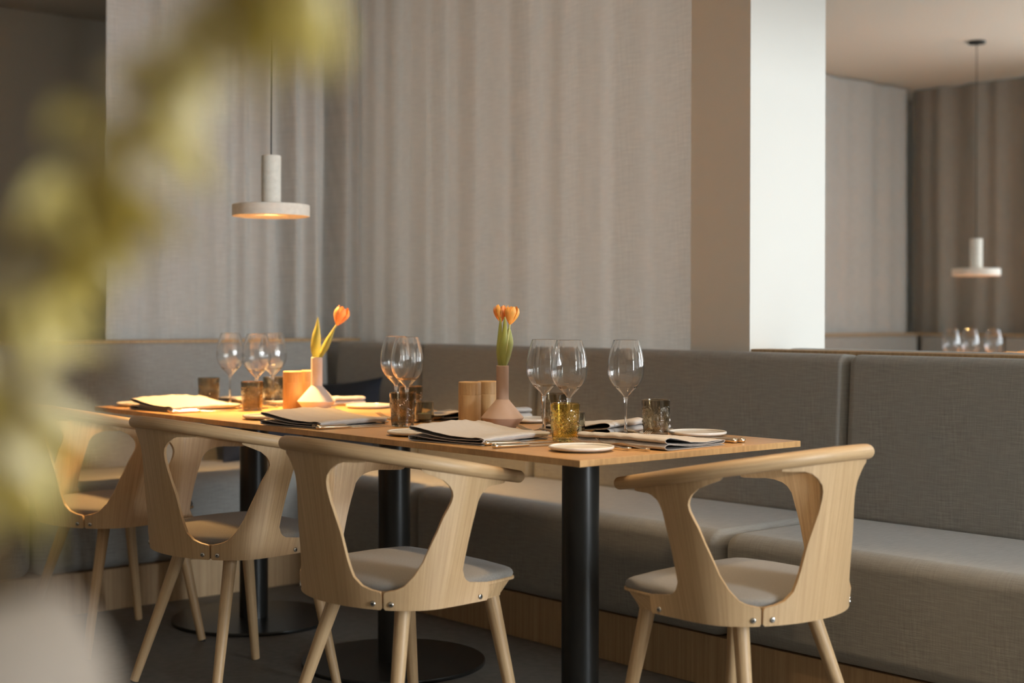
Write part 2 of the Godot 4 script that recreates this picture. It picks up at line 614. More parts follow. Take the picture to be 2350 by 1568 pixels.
# ------------------------------------------------------------------ table things
func make_table() -> Node3D:
	var t := thing("dining_table", "", "table", Vector3.ZERO, 0.0, "oak column tables pushed together in a row")
	var hx := 0.3996
	var hz := 0.4088
	var b := Mb.new()
	var rows := [rloop(hx - 0.085, hz - 0.085, 0.712, 0), rloop(hx - 0.0008, hz - 0.0008, 0.7242, 0), rloop(hx, hz, 0.725, 0), rloop(hx, hz, 0.7392, 0), rloop(hx - 0.0008, hz - 0.0008, 0.74, 0)]
	for i in 4:
		b.loft([rows[i], rows[i + 1]], i == 0, i == 3)
	part(t, "tabletop", b.mesh(), M.table_oak)
	part(t, "column", lathe([[Vector2(0, .012), Vector2(.0493, .012)], [Vector2(.0493, .012), Vector2(.0493, .70)], [Vector2(.0493, .70), Vector2(.11, .704), Vector2(.11, .712)], [Vector2(.11, .712), Vector2(0, .712)]], 48), M.black_steel)
	part(t, "base_plate", lathe([[Vector2(0, 0), Vector2(.278, 0)], [Vector2(.278, 0), Vector2(.28, .002), Vector2(.28, .010), Vector2(.278, .012)], [Vector2(.278, .012), Vector2(0, .0122)]], 72), M.black_steel)
	return t

func make_wine_glass(at: Vector3, label: String) -> Node3D:
	var t := thing("wine_glass", label, "wine glass", at, 0.0, "stemmed wine glasses laid on the tables")
	var out := smooth2(V([.0045, .100, .0075, .108, .018, .1195, .032, .134, .044, .153, .0487, .174, .0476, .200, .0422, .230, .0338, .258]), 5)
	var inn := []
	for p: Vector2 in out:
		inn.append(Vector2(maxf(0.0002, p.x - 0.0011), p.y + (0.0014 if p.x < 0.03 and p.y < 0.2 else 0.0)))
	inn.reverse()
	part(t, "bowl", lathe([[Vector2(0.0002, .1000), out[0]], out, [out[out.size() - 1], Vector2(.0333, .2586), inn[0]], inn], 96, 0.010, 16), M.clear_glass)
	part(t, "stem", lathe([smooth2(V([.0001, .005, .0085, .0055, .0052, .012, .0034, .035, .0031, .065, .0036, .085, .0052, .097, .0066, .1035, .0001, .1055]), 4)], 20), M.clear_glass)
	part(t, "foot", lathe([[Vector2(.0001, .0004), Vector2(.039, .0002)], smooth2(V([.039, .0002, .0400, .0010, .0388, .0019, .024, .0030, .010, .0052, .0001, .0060]), 3)], 40), M.clear_glass)
	return t

# drinking glass with an embossed pattern of daisies, leaf scrolls and beads
func tumbler_mesh() -> ArrayMesh:
	var fl := []
	for i in 8:
		fl.append([TAU * i / 8.0, 0.040 + 0.028 * (i % 2), i % 3])
	var relief := func(a: float, y: float) -> float:
		var h := 0.0
		for q in fl:
			var dx := wrapf(a - q[0], -PI, PI) * 0.037
			var dy: float = y - q[1]
			var r := sqrt(dx * dx + dy * dy)
			if r < 0.021:
				var th := atan2(dy, dx)
				if q[2] == 0:    # daisy of narrow rays
					h += maxf(0.0, cos(6.0 * th)) * smoothstep(0.017, 0.011, r) * smoothstep(0.002, 0.005, r)
				elif q[2] == 1:  # scroll
					h += maxf(0.0, sin(r * 900.0 + 2.0 * th)) * smoothstep(0.019, 0.014, r)
				else:            # ring of beads round a bud
					h += maxf(0.0, cos(7.0 * th)) * maxf(0.0, cos((r - 0.012) * 500.0)) * smoothstep(0.018, 0.015, r) + smoothstep(0.005, 0.003, r)
		h += 0.5 * maxf(0.0, sin(a * 26.0) * sin(y * 620.0) - 0.45)
		return h * smoothstep(0.008, 0.013, y) * smoothstep(0.082, 0.076, y)
	var b := Mb.new()
	var seg := 150
	var rows := []
	var ny := 66
	for i in ny + 1:
		var y := 0.004 + 0.093 * i / ny
		var r0 := lerpf(0.0325, 0.0388, y / 0.098)
		var o := PackedVector3Array()
		for j in seg + 1:
			var a := TAU * (j % seg) / seg
			var r: float = r0 + 0.0022 * relief.call(wrapf(a, -PI, PI), y)
			o.append(Vector3(cos(a) * r, y, sin(a) * r))
		rows.append(o)
	b.grid(rows, [], true)
	var prof := [smooth2(V([.0388, .097, .0382, .0982, .0372, .0978]), 3), smooth2(V([.0372, .0978, .0345, .05, .0305, .016, .028, .0115, .015, .0105, .0001, .0105]), 4), smooth2(V([.0001, .0015, .024, .0008, .0305, .0004, .0325, .004]), 4)]
	for pr in prof:
		rows = []
		for p: Vector2 in pr:
			rows.append(ring(Vector3(0, p.y, 0), p.x, seg))
		b.grid(rows, [], true)
	return b.mesh()

func handle_rows(b: Mb, st: Array, seg := 10) -> void:
	# stations: z, half width, half height, y centre
	var rows := []
	for s in st:
		rows.append([ring(Vector3(0, s[3], -s[0]), s[1], seg, Vector3.RIGHT, Vector3.UP, s[2])])
	b.loft(rows, true, true, 1, 1, true)

func cut_stations(a: Array) -> Array:
	var o := []
	for i in range(0, a.size(), 4):
		o.append([a[i], a[i + 1], a[i + 2], a[i + 3]])
	var r := []
	for i in o.size() - 1:
		for k in 4:
			var e := []
			for c in 4:
				e.append(cubic_interpolate(o[i][c], o[i + 1][c], o[maxi(0, i - 1)][c], o[mini(o.size() - 1, i + 2)][c], k / 4.0) if c != 0 else lerpf(o[i][0], o[i + 1][0], k / 4.0))
			e[1] = maxf(e[1], 0.0004)
			e[2] = maxf(e[2], 0.0003)
			r.append(e)
	r.append(o[o.size() - 1])
	return r

var cut := {}
func cutlery_meshes() -> void:
	var b := Mb.new()
	handle_rows(b, cut_stations([0, .001, .0006, .006, .003, .0065, .003, .006, .010, .0085, .0036, .0055, .02, .0062, .0022, .0055, .06, .0040, .0016, .0085, .105, .0032, .0019, .0125, .130, .0036, .0016, .0105, .140, .0050, .0010, .0085]))
	cut.fork_handle = b.mesh()
	b = Mb.new()
	handle_rows(b, cut_stations([.138, .0048, .0011, .0088, .146, .0100, .0010, .0066, .156, .0122, .0010, .0060, .163, .0120, .0009, .0066]))
	for k in 4:
		var x := -0.0099 + 0.0066 * k
		tube(b, [Vector3(x, .0066, -.162), Vector3(x, .0085, -.176), Vector3(x * 0.98, .0125, -.190), Vector3(x * 0.96, .0190, -.205)], [.0020, .0017, .0014, .0008], 8)
	cut.fork_head = b.mesh()
	b = Mb.new()
	var rows := []
	for i in 13:
		var o := PackedVector3Array()
		var t := i / 12.0
		var w := 0.0215 * sqrt(maxf(0.0, 1.0 - pow(2.0 * t - 1.0, 2.0))) * (1.08 - 0.16 * t)
		for j in 11:
			var s := -1.0 + j / 5.0
			var dish := 0.009 * (1 - s * s) * sin(PI * t)
			o.append(Vector3(s * w, 0.0105 + 0.005 * t - dish, -0.137 - 0.064 * t))
		rows.append(o)
	b.grid(rows)
	var r2 := []
	for o: PackedVector3Array in rows:
		var q := _moved(o, Vector3(0, -0.0012, 0))
		q.reverse()
		r2.append(q)
	b.grid(r2)
	cut.spoon_bowl = b.mesh()
	b = Mb.new()
	handle_rows(b, cut_stations([0, .002, .002, .007, .004, .0085, .0060, .007, .012, .0096, .0068, .007, .022, .0082, .0058, .0066, .06, .0084, .0052, .0060, .098, .0074, .0046, .0056, .106, .0062, .0036, .0052]))
	cut.knife_handle = b.mesh()
	b = Mb.new()
	handle_rows(b, cut_stations([.104, .0060, .0018, .0050, .112, .0092, .0010, .0042, .16, .0100, .0009, .0030, .205, .0088, .0008, .0024, .228, .0040, .0006, .0022, .235, .0006, .0003, .0022]))
	cut.knife_blade = b.mesh()

func cutlery(kind: String, at: Vector3, turn: float, label: String) -> Node3D:
	var t := thing({"fork": "dinner_fork", "spoon": "dessert_spoon", "knife": "table_knife"}[kind], label, kind, at, turn, "cutlery laid on the tables")
	if kind == "fork":
		part(t, "handle", cut.fork_handle, M.cutlery_metal)
		part(t, "tines", cut.fork_head, M.cutlery_metal)
	elif kind == "spoon":
		part(t, "handle", cut.fork_handle, M.cutlery_metal)
		part(t, "bowl", cut.spoon_bowl, M.cutlery_metal)
	else:
		part(t, "handle", cut.knife_handle, M.cutlery_metal)
		part(t, "blade", cut.knife_blade, M.cutlery_metal)
	return t

# a folded cloth: one long sheet folded into layers, loops showing at the left
func napkin_mesh(lift: float, sd: int, rolls := false) -> ArrayMesh:
	var pl := smooth2(V([.118, .0014, .03, .0014, -.06, .0015, -.108, .0022, -.1235, .0078, -.112, .0142, -.075, .0112, -.02, .0062, .06, .0050, .104, .0050, .116, .0072, .119, .0105, .110, .0122, .05, .0085, -.01, .0088, -.06, .0118, -.105, .0158, -.1225, .0218, -.110, .0285, -.07, .0245, -.02, .0155, .04, .0122, .09, .0135, .1215, .0118]) if rolls else V([.118, .0014, .05, .0014, -.05, .0015, -.116, .0025, -.1245, .0065, -.119, .0115, -.06, .0082, .02, .0052, .104, .0050, .116, .0072, .119, .0105, .112, .0132, .10, .0105, .03, .0098, -.03, .0125, -.085, .0190, -.117, .0235, -.1235, .0268, -.118, .0295, -.09, .0275, -.05, .0225, 0.0, .0175, .06, .0145, .105, .0155, .1205, .0135, .122, .0110]), 4)
	var nz := noise(3.0, sd, 2)
	var rows := []
	for i in 21:
		var t := i / 20.0
		var z := lerpf(0.14, -0.14, t)
		var k := lift * (0.86 + 0.22 * sin(PI * (0.15 + 0.75 * t))) * (1.0 + 0.12 * nz.get_noise_1d(t * 2.0))
		var dx := 0.004 * nz.get_noise_1d(t * 3.0 + 9.0)
		var a := PackedVector3Array()
		var c := PackedVector3Array()
		for j in pl.size():
			var p: Vector2 = pl[j]
			var d: Vector2 = ((pl[mini(j + 1, pl.size() - 1)] as Vector2) - pl[maxi(j - 1, 0)]).normalized()
			var nn := Vector2(-d.y, d.x) * 0.0006
			var wav := 0.0009 * nz.get_noise_2d(p.x * 22.0, t * 4.0 + j * 0.02)
			var y := maxf(0.0012, (p.y - 0.0012) * k + 0.0012 + wav * smoothstep(0.004, 0.012, p.y))
			a.append(Vector3(p.x + dx + nn.x, y + nn.y, z))
			c.append(Vector3(p.x + dx - nn.x, y - nn.y, z))
		c.reverse()
		rows.append([a, PackedVector3Array([a[a.size() - 1], c[0]]), c, PackedVector3Array([c[c.size() - 1], a[0]])])
	var b := Mb.new()
	b.loft(rows, false, false)
	for e in [0, 20]:
		var a2: PackedVector3Array = rows[e][0]
		var c2: PackedVector3Array = rows[e][2].duplicate()
		c2.reverse()
		b.grid([c2, a2] if e == 0 else [a2, c2])
	return b.mesh()

func vase_mesh(k: float) -> ArrayMesh:
	var p := [[Vector2(0.0001, 0.0004), Vector2(.0325, 0.0004)], smooth2(V([.0325, .0004, .0338, .0015, .0465, .0175, .0592, .0335]), 3), smooth2(V([.0592, .0335, .0604, .0352, .0596, .0372]), 3), smooth2(V([.0596, .0372, .039, .0620, .0205, .0840, .0180, .0880, .0176, .0935, .0176, .14, .0176, .1800]), 4), smooth2(V([.0176, .18, .0170, .1826, .0158, .1828, .0150, .1810]), 3), [Vector2(.0150, .181), Vector2(.0146, .092), Vector2(.0001, .06)]]
	for q in p:
		for i in q.size():
			q[i] = Vector2(q[i].x * k, q[i].y)
	return lathe(p, 64)

func mill(at: Vector3, label: String) -> Node3D:
	var t := thing("spice_mill", label, "mill", at, 0.7, "pairs of wooden salt and pepper mills")
	part(t, "body", lathe([[Vector2(0, 0), Vector2(.032, 0)], smooth2(V([.032, 0, .0326, .0008, .0326, .05, .0326, .094, .0320, .0946]), 2), [Vector2(.032, .0946), Vector2(0, .0946)]], 40), M.mill_oak)
	part(t, "gap_ring", lathe([[Vector2(0, .0946), Vector2(.0308, .0946)], [Vector2(.0308, .0946), Vector2(.0308, .0962)], [Vector2(.0308, .0962), Vector2(0, .0962)]], 32), M.black_plastic)
	part(t, "cap", lathe([[Vector2(0, .0962), Vector2(.032, .0962)], smooth2(V([.032, .0962, .0326, .097, .0326, .115, .0326, .1300, .0316, .1326, .0296, .1336]), 3), [Vector2(.0296, .1336), Vector2(0, .1338)]], 40), M.mill_oak)
	return t

# ------------------------------------------------------------------ plants
func leaf_grid(b: Mb, path: Array, wid: Array, side: Vector3, fold := 0.25, nx := 6) -> void:
	var rows := []
	for i in path.size():
		var d: Vector3 = ((path[mini(i + 1, path.size() - 1)] as Vector3) - path[maxi(0, i - 1)]).normalized()
		var s := (side - d * side.dot(d)).normalized()
		var nn := d.cross(s)
		var o := PackedVector3Array()
		for j in nx + 1:
			var k := -1.0 + 2.0 * j / nx
			o.append((path[i] as Vector3) + s * k * wid[i] + nn * absf(k) * absf(k) * wid[i] * fold * 2.0)
		rows.append(o)
	b.grid(rows)

func tulip_flower(t: Node3D, at: Vector3, lean: Vector3, size: float, m1: Material, m2: Material, spin := 0.0) -> void:
	var q := Quaternion(Vector3.UP, lean.normalized())
	for k in 6:
		var b := Mb.new()
		var a := TAU * k / 6.0 + spin
		var inner := k % 2
		var rows := []
		for i in 10:
			var s := i / 9.0
			var r := size * (0.40 - 0.05 * inner) * sin(PI * (0.04 + 0.60 * s))
			if s > 0.75:
				r -= size * 0.05 * (s - 0.75) * 4.0
			var y := size * s * (0.95 + 0.06 * inner)
			var w := 0.62 * pow(sin(PI * clampf(0.06 + s * 0.90, 0, 1)), 0.7)
			var o := PackedVector3Array()
			for j in 9:
				var th := a + (-1.0 + j / 4.0) * w
				var bulge := 1.0 + 0.03 * (1.0 - absf(-1.0 + j / 4.0))
				o.append(at + q * Vector3(cos(th) * r * bulge, y, sin(th) * r * bulge))
			rows.append(o)
		b.grid(rows)
		part(t, "petal", b.mesh(), m1 if inner else m2)

# ------------------------------------------------------------------ soft furniture
func curtain_mesh(a: Vector3, e: Vector3, h: float, waves: Array, sd: int, deep: Callable, nx := 260) -> ArrayMesh:
	var b := Mb.new()
	var d := (e - a)
	var len := d.length()
	d /= len
	var nn := Vector3(-d.z, 0, d.x)
	var nz := noise(1.0, sd, 2)
	var rows := []
	var uv := []
	for i in 13:
		var y := h * i / 12.0
		var o := PackedVector3Array()
		var u := PackedVector2Array()
		for j in nx + 1:
			var s := len * j / nx
			var off := 0.0
			for w in waves:
				off += w[1] * sin(TAU * s / w[0] + w[2] + 1.6 * nz.get_noise_2d(s * 1.3, w[2] * 3.0) + 0.5 * nz.get_noise_2d(s * 2.0, y * 0.5 + w[2]))
			off *= deep.call(s / len) * (0.85 + 0.3 * nz.get_noise_2d(s * 2.0, 40.0 + y * 0.25))
			o.append(a + d * s + nn * off + Vector3(0, y, 0))
			u.append(Vector2(s * 1.15, y))
		rows.append(o)
		uv.append(u)
	b.grid(rows, uv)
	return b.mesh(false)

func cushion_box(c: Vector3, s: Vector3, r: float) -> ArrayMesh:
	var b := Mb.new()
	rbox(b, c, s, r, 5)
	return b.mesh()

func pillow_mesh(w: float, h: float, th: float) -> ArrayMesh:
	var b := Mb.new()
	for side in [1, -1]:
		var rows := []
		for i in 17:
			var o := PackedVector3Array()
			for j in 17:
				var x := -1.0 + i / 8.0
				var y := -1.0 + j / 8.0
				var f := pow(maxf(0.0, (1 - x * x) * (1 - y * y)), 0.45)
				var pin := 1.0 - 0.07 * (1 - x * x) * y * y - 0.0
				var pin2 := 1.0 - 0.07 * (1 - y * y) * x * x
				o.append(Vector3(x * w / 2 * pin2, y * h / 2 * pin, side * th / 2 * f))
			if side < 0:
				o.reverse()
			rows.append(o)
		b.grid(rows)
	return b.mesh()

func lamp(at: Vector3, top: float, label: String) -> Node3D:
	var t := thing("pendant_lamp", label, "pendant lamp", at, 0.0, "concrete pendant lamps with a flat disc shade")
	part(t, "disc_shade", lathe([smooth2(V([.050, .012, .058, .004, .10, .003, .128, .001]), 2), smooth2(V([.128, .001, .1312, .002, .1322, .005, .1322, .036, .1314, .040, .1285, .0415]), 3), [Vector2(.1285, .0415), Vector2(.034, .0425)], [Vector2(.034, .0425), Vector2(.034, .034), Vector2(.050, .030), Vector2(.050, .012)]], 72), M.concrete)
	part(t, "neck", lathe([[Vector2(.0337, .040), Vector2(.0337, .205)], smooth2(V([.0337, .205, .0332, .2092, .0310, .2110]), 3), [Vector2(.0310, .2110), Vector2(.0001, .2112)], [Vector2(.0001, .2112), Vector2(.0001, .040), Vector2(.0337, .040)]], 48), M.concrete)
	part(t, "bulb", lathe([smooth2(V([.0001, .008, .030, .009, .046, .016, .048, .026]), 3), [Vector2(.048, .026), Vector2(.0001, .028)]], 32), M.lamp_glow)
	var b := Mb.new()
	tube(b, [Vector3(0, .21, 0), Vector3(0, (top - at.y) / 2, 0), Vector3(0, top - at.y - 0.004, 0)], [.0024, .0024, .0024], 8, false)
	part(t, "cord", b.mesh(), M.black_plastic)
	part(t, "ceiling_cup", lathe([[Vector2(0.0001, top - at.y - .014), Vector2(.046, top - at.y - .014)], [Vector2(.046, top - at.y - .014), Vector2(.048, top - at.y - .010), Vector2(.048, top - at.y)], [Vector2(.048, top - at.y), Vector2(.0001, top - at.y)]], 32), M.black_plastic)
	var l := SpotLight3D.new()
	l.name = "lamp_light"
	t.add_child(l)
	l.position = Vector3(0, -0.004, 0)
	l.rotation.x = -PI / 2
	l.spot_angle = 64.0
	l.spot_angle_attenuation = 0.8
	l.light_color = c8(255, 198, 122)
	l.light_energy = LAMP
	l.light_size = 0.05
	l.spot_range = 9.0
	l.spot_attenuation = 2.0
	l.shadow_enabled = true
	return t

# strengths of the lights
const WINDOW := 16.5
const WINDOW_FAR := 1.1
const WINDOW_END := 2.3
const LAMP := 2.6
const DOWN := 1.8
const CEIL := 2.63

func _ready() -> void:
	rng.seed = 7
	# ---------------------------------------------------------------- camera
	var cam := Camera3D.new()
	cam.name = "camera"
	cam.position = Vector3(0, 1.06, 0)
	cam.projection = Camera3D.PROJECTION_FRUSTUM
	cam.near = 0.05
	cam.far = 100.0
	cam.size = 2.0 * 0.05 * tan(deg_to_rad(13.5))
	cam.frustum_offset = Vector2(0, -0.05 * 56.3 / 3265.6)
	cam.rotation.y = -0.7223
	add_child(cam)
	cam.rotate_object_local(Vector3.BACK, 0.003)
	var ca := CameraAttributesPhysical.new()
	ca.frustum_focal_length = 50.0
	ca.frustum_focus_distance = 3.75
	ca.exposure_aperture = 2.2
	ca.frustum_near = 0.05
	ca.frustum_far = 100.0
	cam.attributes = ca
	cam.current = true
	# ---------------------------------------------------------------- sky and exposure
	var we := WorldEnvironment.new()
	we.name = "world"
	var e := Environment.new()
	var sky := Sky.new()
	var sm := ProceduralSkyMaterial.new()
	sm.sky_top_color = c8(150, 170, 195)
	sm.sky_horizon_color = c8(215, 220, 226)
	sm.ground_bottom_color = c8(120, 118, 112)
	sm.ground_horizon_color = c8(190, 190, 186)
	sm.sun_angle_max = 0.0
	sky.sky_material = sm
	e.background_mode = Environment.BG_SKY
	e.sky = sky
	e.background_energy_multiplier = 1.5
	e.tonemap_mode = Environment.TONE_MAPPER_LINEAR
	e.tonemap_exposure = 1.25
	e.sdfgi_enabled = true
	e.ssao_enabled = true
	e.ssil_enabled = true
	we.environment = e
	add_child(we)
	# ---------------------------------------------------------------- daylight at the four windows behind the camera
	for g in WALLS:
		for w in g[5]:
			var al := AreaLight3D.new()
			al.name = "window_light"
			al.area_normalize_energy = false
			al.area_size = Vector2(w[1] - w[0] - 0.12, w[3] - w[2] - 0.12)
			al.light_energy = w[4]
			al.light_color = c8(240, 250, 255)
			al.area_range = 20.0
			al.shadow_enabled = true
			al.transform = Transform3D(Basis(Vector3.UP, g[2]), g[1]) * Transform3D(Basis.IDENTITY, Vector3((w[0] + w[1]) / 2, (w[2] + w[3]) / 2, -0.07))
			add_child(al, true)
	materials()
	M.oak_rail = M.oak.duplicate()
	M.oak_rail.uv1_scale = Vector3(9, 1.3, 1)
	M.oak_leg = M.oak.duplicate()
	M.oak_leg.uv1_scale = Vector3(9, 1.5, 1)
	M.screw_mesh = lathe([[Vector2(0, -.001), Vector2(.0066, -.001)], smooth2(V([.0066, -.001, .0066, .0008, .0052, .0028, .0030, .0033, .0001, .0034]), 3)], 20)
	M.socket_mesh = lathe([[Vector2(0, -.001), Vector2(.0024, -.001)], [Vector2(.0024, -.001), Vector2(.0024, .0003)], [Vector2(.0024, .0003), Vector2(.0001, .0003)]], 6)
	room()
	benches()
	curtains()
	furniture()
	settings()
	far_booth()
	foreground()

# walls with windows: name, origin, turn, from x, to x, windows (from x, to x, sill, head, strength of the daylight)
const WALLS := [
	["wall_front", Vector3(0, 0, 4.0), 0.0, -2.44, 4.21, [[3.0, 3.55, 0.32, 2.40, WINDOW], [3.62, 4.17, 0.32, 2.40, WINDOW]]],
	["wall_side", Vector3(0, 0, -0.2), 0.0, 4.33, 9.04, [[5.3, 6.6, 0.3, 1.75, WINDOW_FAR], [6.8, 8.1, 0.3, 1.75, WINDOW_FAR]]],
	["wall_right", Vector3(9.1, 0, 0), PI / 2, 0.28, 7.2, [[0.5, 1.8, 0.3, 2.3, WINDOW_END], [2.0, 3.3, 0.3, 2.3, WINDOW_END]]],
]

func window_wall(g: Array, first: int) -> void:
	# piers, sill and lintel leave the openings
	var b := Mb.new()
	var x0: float = g[3]
	var x1: float = g[4]
	var lo: float = g[5][0][2]
	var hi: float = g[5][0][3]
	cbox(b, Vector3((x0 + x1) / 2, lo / 2, 0), Vector3(x1 - x0, lo, 0.16))
	cbox(b, Vector3((x0 + x1) / 2, (hi + CEIL) / 2, 0), Vector3(x1 - x0, CEIL - hi, 0.16))
	var x := x0
	for w in g[5] + [[x1, x1]]:
		cbox(b, Vector3((x + w[0]) / 2, (lo + hi) / 2, 0), Vector3(w[0] - x, hi - lo, 0.16))
		x = w[1]
	var o := struct(g[0], b.mesh(), M.white_paint, g[1])
	o.rotation.y = g[2]
	for w in g[5]:
		b = Mb.new()
		var cx: float = (w[0] + w[1]) / 2
		var hw: float = (w[1] - w[0]) / 2
		var cy: float = (w[2] + w[3]) / 2
		var hh: float = (w[3] - w[2]) / 2
		for q in [-1, 1]:
			cbox(b, Vector3(cx + q * (hw - 0.03), cy, 0), Vector3(0.06, hh * 2, 0.07))
			cbox(b, Vector3(cx, cy + q * (hh - 0.03), 0), Vector3(hw * 2 - 0.12, 0.06, 0.07))
		var fr := struct("window_%d" % first, b.mesh(), M.frame_dark, g[1])
		fr.rotation.y = g[2]
		part(fr, "pane", boxmesh(Vector3(cx, cy, 0), Vector3(hw * 2 - 0.12, hh * 2 - 0.12, 0.012)), M.clear_pane)
		first += 1

func room() -> void:
	struct("floor", boxmesh(Vector3(3.3, -0.06, -1.6), Vector3(12.2, 0.12, 12.0)), M.floor_stone)
	struct("ceiling", boxmesh(Vector3(3.3, CEIL + 0.06, -1.6), Vector3(12.2, 0.12, 12.0)), M.ceiling_plaster)
	struct("wall_back", boxmesh(Vector3(3.3, CEIL / 2, -7.2), Vector3(12.2, CEIL, 0.12)), M.dark_paint)
	struct("wall_left", boxmesh(Vector3(-2.5, CEIL / 2, -1.6), Vector3(0.12, CEIL, 11.1)), M.brown_paint)
	struct("wall_middle", boxmesh(Vector3(4.27, CEIL / 2, 1.95), Vector3(0.12, CEIL, 4.1)), M.white_paint)
	for k in 3:
		window_wall(WALLS[k], 1 + 2 * k)
	var b: Mb
	# white pillar behind the bench, and the low partition it stands in
	b = Mb.new()
	cbox(b, Vector3(4.01, CEIL / 2, -3.224), Vector3(0.42, CEIL, 0.266), 0.001)
	struct("pillar", b.mesh(), M.pillar_paint)
	# dropped beam under the ceiling, out of view, in front of the windows
	struct("trim_3", boxmesh(Vector3(6.1, (2.0 + CEIL) / 2, -1.5), Vector3(5.8, CEIL - 2.0, 0.3)), M.white_paint)
	for q in [[-3.09, 3.9]]:
		struct("trim_1", boxmesh(Vector3(3.845, 0.47, (q[0] + q[1]) / 2), Vector3(0.07, 0.94, q[1] - q[0])), M.plinth_oak)
		struct("trim_2", boxmesh(Vector3(3.855, 0.947, (q[0] + q[1]) / 2), Vector3(0.10, 0.014, q[1] - q[0])), M.plinth_oak)
	# ceiling downlights over the tables and the aisle
	for q in [[2.55, -2.80], [2.50, -1.95], [6.0, -2.6]]:
		var t := thing("downlight", {-2.80: "small round recessed downlight in the ceiling over the nearest table", -1.95: "small round recessed downlight in the ceiling over the aisle chair", -2.6: "small round recessed downlight in the ceiling past the white pillar"}[q[1]], "downlight", Vector3(q[0], CEIL, q[1]), 0, "ceiling downlights")
		part(t, "ring", lathe([smooth2(V([.036, -.002, .044, -.005, .050, -.003, .052, 0.0]), 3), [Vector2(.052, 0), Vector2(.036, 0), Vector2(.036, -.002)]], 32), M.white_paint)
		part(t, "glow_disc", lathe([[Vector2(.0001, -.0012), Vector2(.036, -.0012)], [Vector2(.036, -.0012), Vector2(.036, 0), Vector2(.0001, 0)]], 32), M.lamp_glow)
		var l := SpotLight3D.new()
		l.name = "downlight_beam"
		t.add_child(l)
		l.position.y = -0.012
		l.rotation.x = -PI / 2
		l.spot_angle = 22.0
		l.spot_angle_attenuation = 0.8
		l.light_color = c8(255, 218, 168)
		l.light_energy = DOWN
		l.light_size = 0.04
		l.spot_range = 8.0
		l.spot_attenuation = 2.0
		l.shadow_enabled = true

func benches() -> void:
	var cl: Material = M.bench_cloth
	# right bench: runs along the tables, three lengths of seat and back
	var t := thing("corner_bench", "long dark grey upholstered bench on an oak plinth along the far side of the tables", "bench", Vector3.ZERO)
	part(t, "plinth", boxmesh(Vector3(3.43, 0.0735, -1.70), Vector3(0.60, 0.147, 6.19), 0.001), M.plinth_oak)
	var cuts := [-4.79, -4.06, -2.63, -1.20, 0.23, 1.4]
	for i in 5:
		var z0: float = cuts[i]
		var z1: float = cuts[i + 1]
		part(t, "seat_cushion", cushion_box(Vector3(3.395, 0.2995, (z0 + z1) / 2), Vector3(0.575, 0.303, z1 - z0 - 0.003), 0.045), cl)
		var zb := z0
		var bk := part(t, "backrest", cushion_box(Vector3(0.055, 0.262, 0), Vector3(0.11, 0.525, z1 - zb - 0.003), 0.032), cl, Vector3(3.672, 0.425, (zb + z1) / 2))
		bk.rotation.z = -0.06
	# left bench: across the end of the row
	t = thing("corner_bench", "pale grey upholstered bench with an oak top edge across the end of the tables", "bench", Vector3.ZERO)
	part(t, "plinth", boxmesh(Vector3(2.12, 0.0735, -5.10), Vector3(3.2, 0.147, 0.608), 0.001), M.plinth_oak)
	for q in [[0.5, 2.02], [2.02, 3.66]]:
		part(t, "seat_cushion", cushion_box(Vector3((q[0] + q[1]) / 2, 0.2995, -5.085), Vector3(q[1] - q[0] - 0.003, 0.303, 0.585), 0.045), cl)
		var bk := part(t, "backrest", cushion_box(Vector3(0, 0.2605, -0.05), Vector3(q[1] - q[0] - 0.003, 0.521, 0.10), 0.012), cl, Vector3((q[0] + q[1]) / 2, 0.427, -5.40))
		bk.rotation.x = -0.05
	var ck := part(t, "backrest", cushion_box(Vector3(0.055, 0.262, 0), Vector3(0.11, 0.525, 0.637), 0.032), cl, Vector3(3.672, 0.425, -5.11))
	ck.rotation.z = -0.06
	part(t, "top_board", boxmesh(Vector3(2.2, 0.953, -5.487), Vector3(3.3, 0.014, 0.105), 0.002), M.plinth_oak)
	# navy cushions
	var p := thing("scatter_cushion", "dark navy cushion leaning in the corner of the benches behind the white vase", "cushion", Vector3(3.50, 0.605, -5.10), -PI / 2 + 0.12, "dark navy cushions on the benches")
	var pm := part(p, "cover", pillow_mesh(0.47, 0.37, 0.15), M.navy_cloth)
	pm.rotation = Vector3(-0.28, 0, 0.10)
	p = thing("scatter_cushion", "small dark navy cushion on the end bench seen under the table", "cushion", Vector3(3.22, 0.565, -5.26), 0.0, "dark navy cushions on the benches")
	pm = part(p, "cover", pillow_mesh(0.42, 0.24, 0.12), M.navy_cloth)
	pm.rotation = Vector3(-0.25, 0, 0)

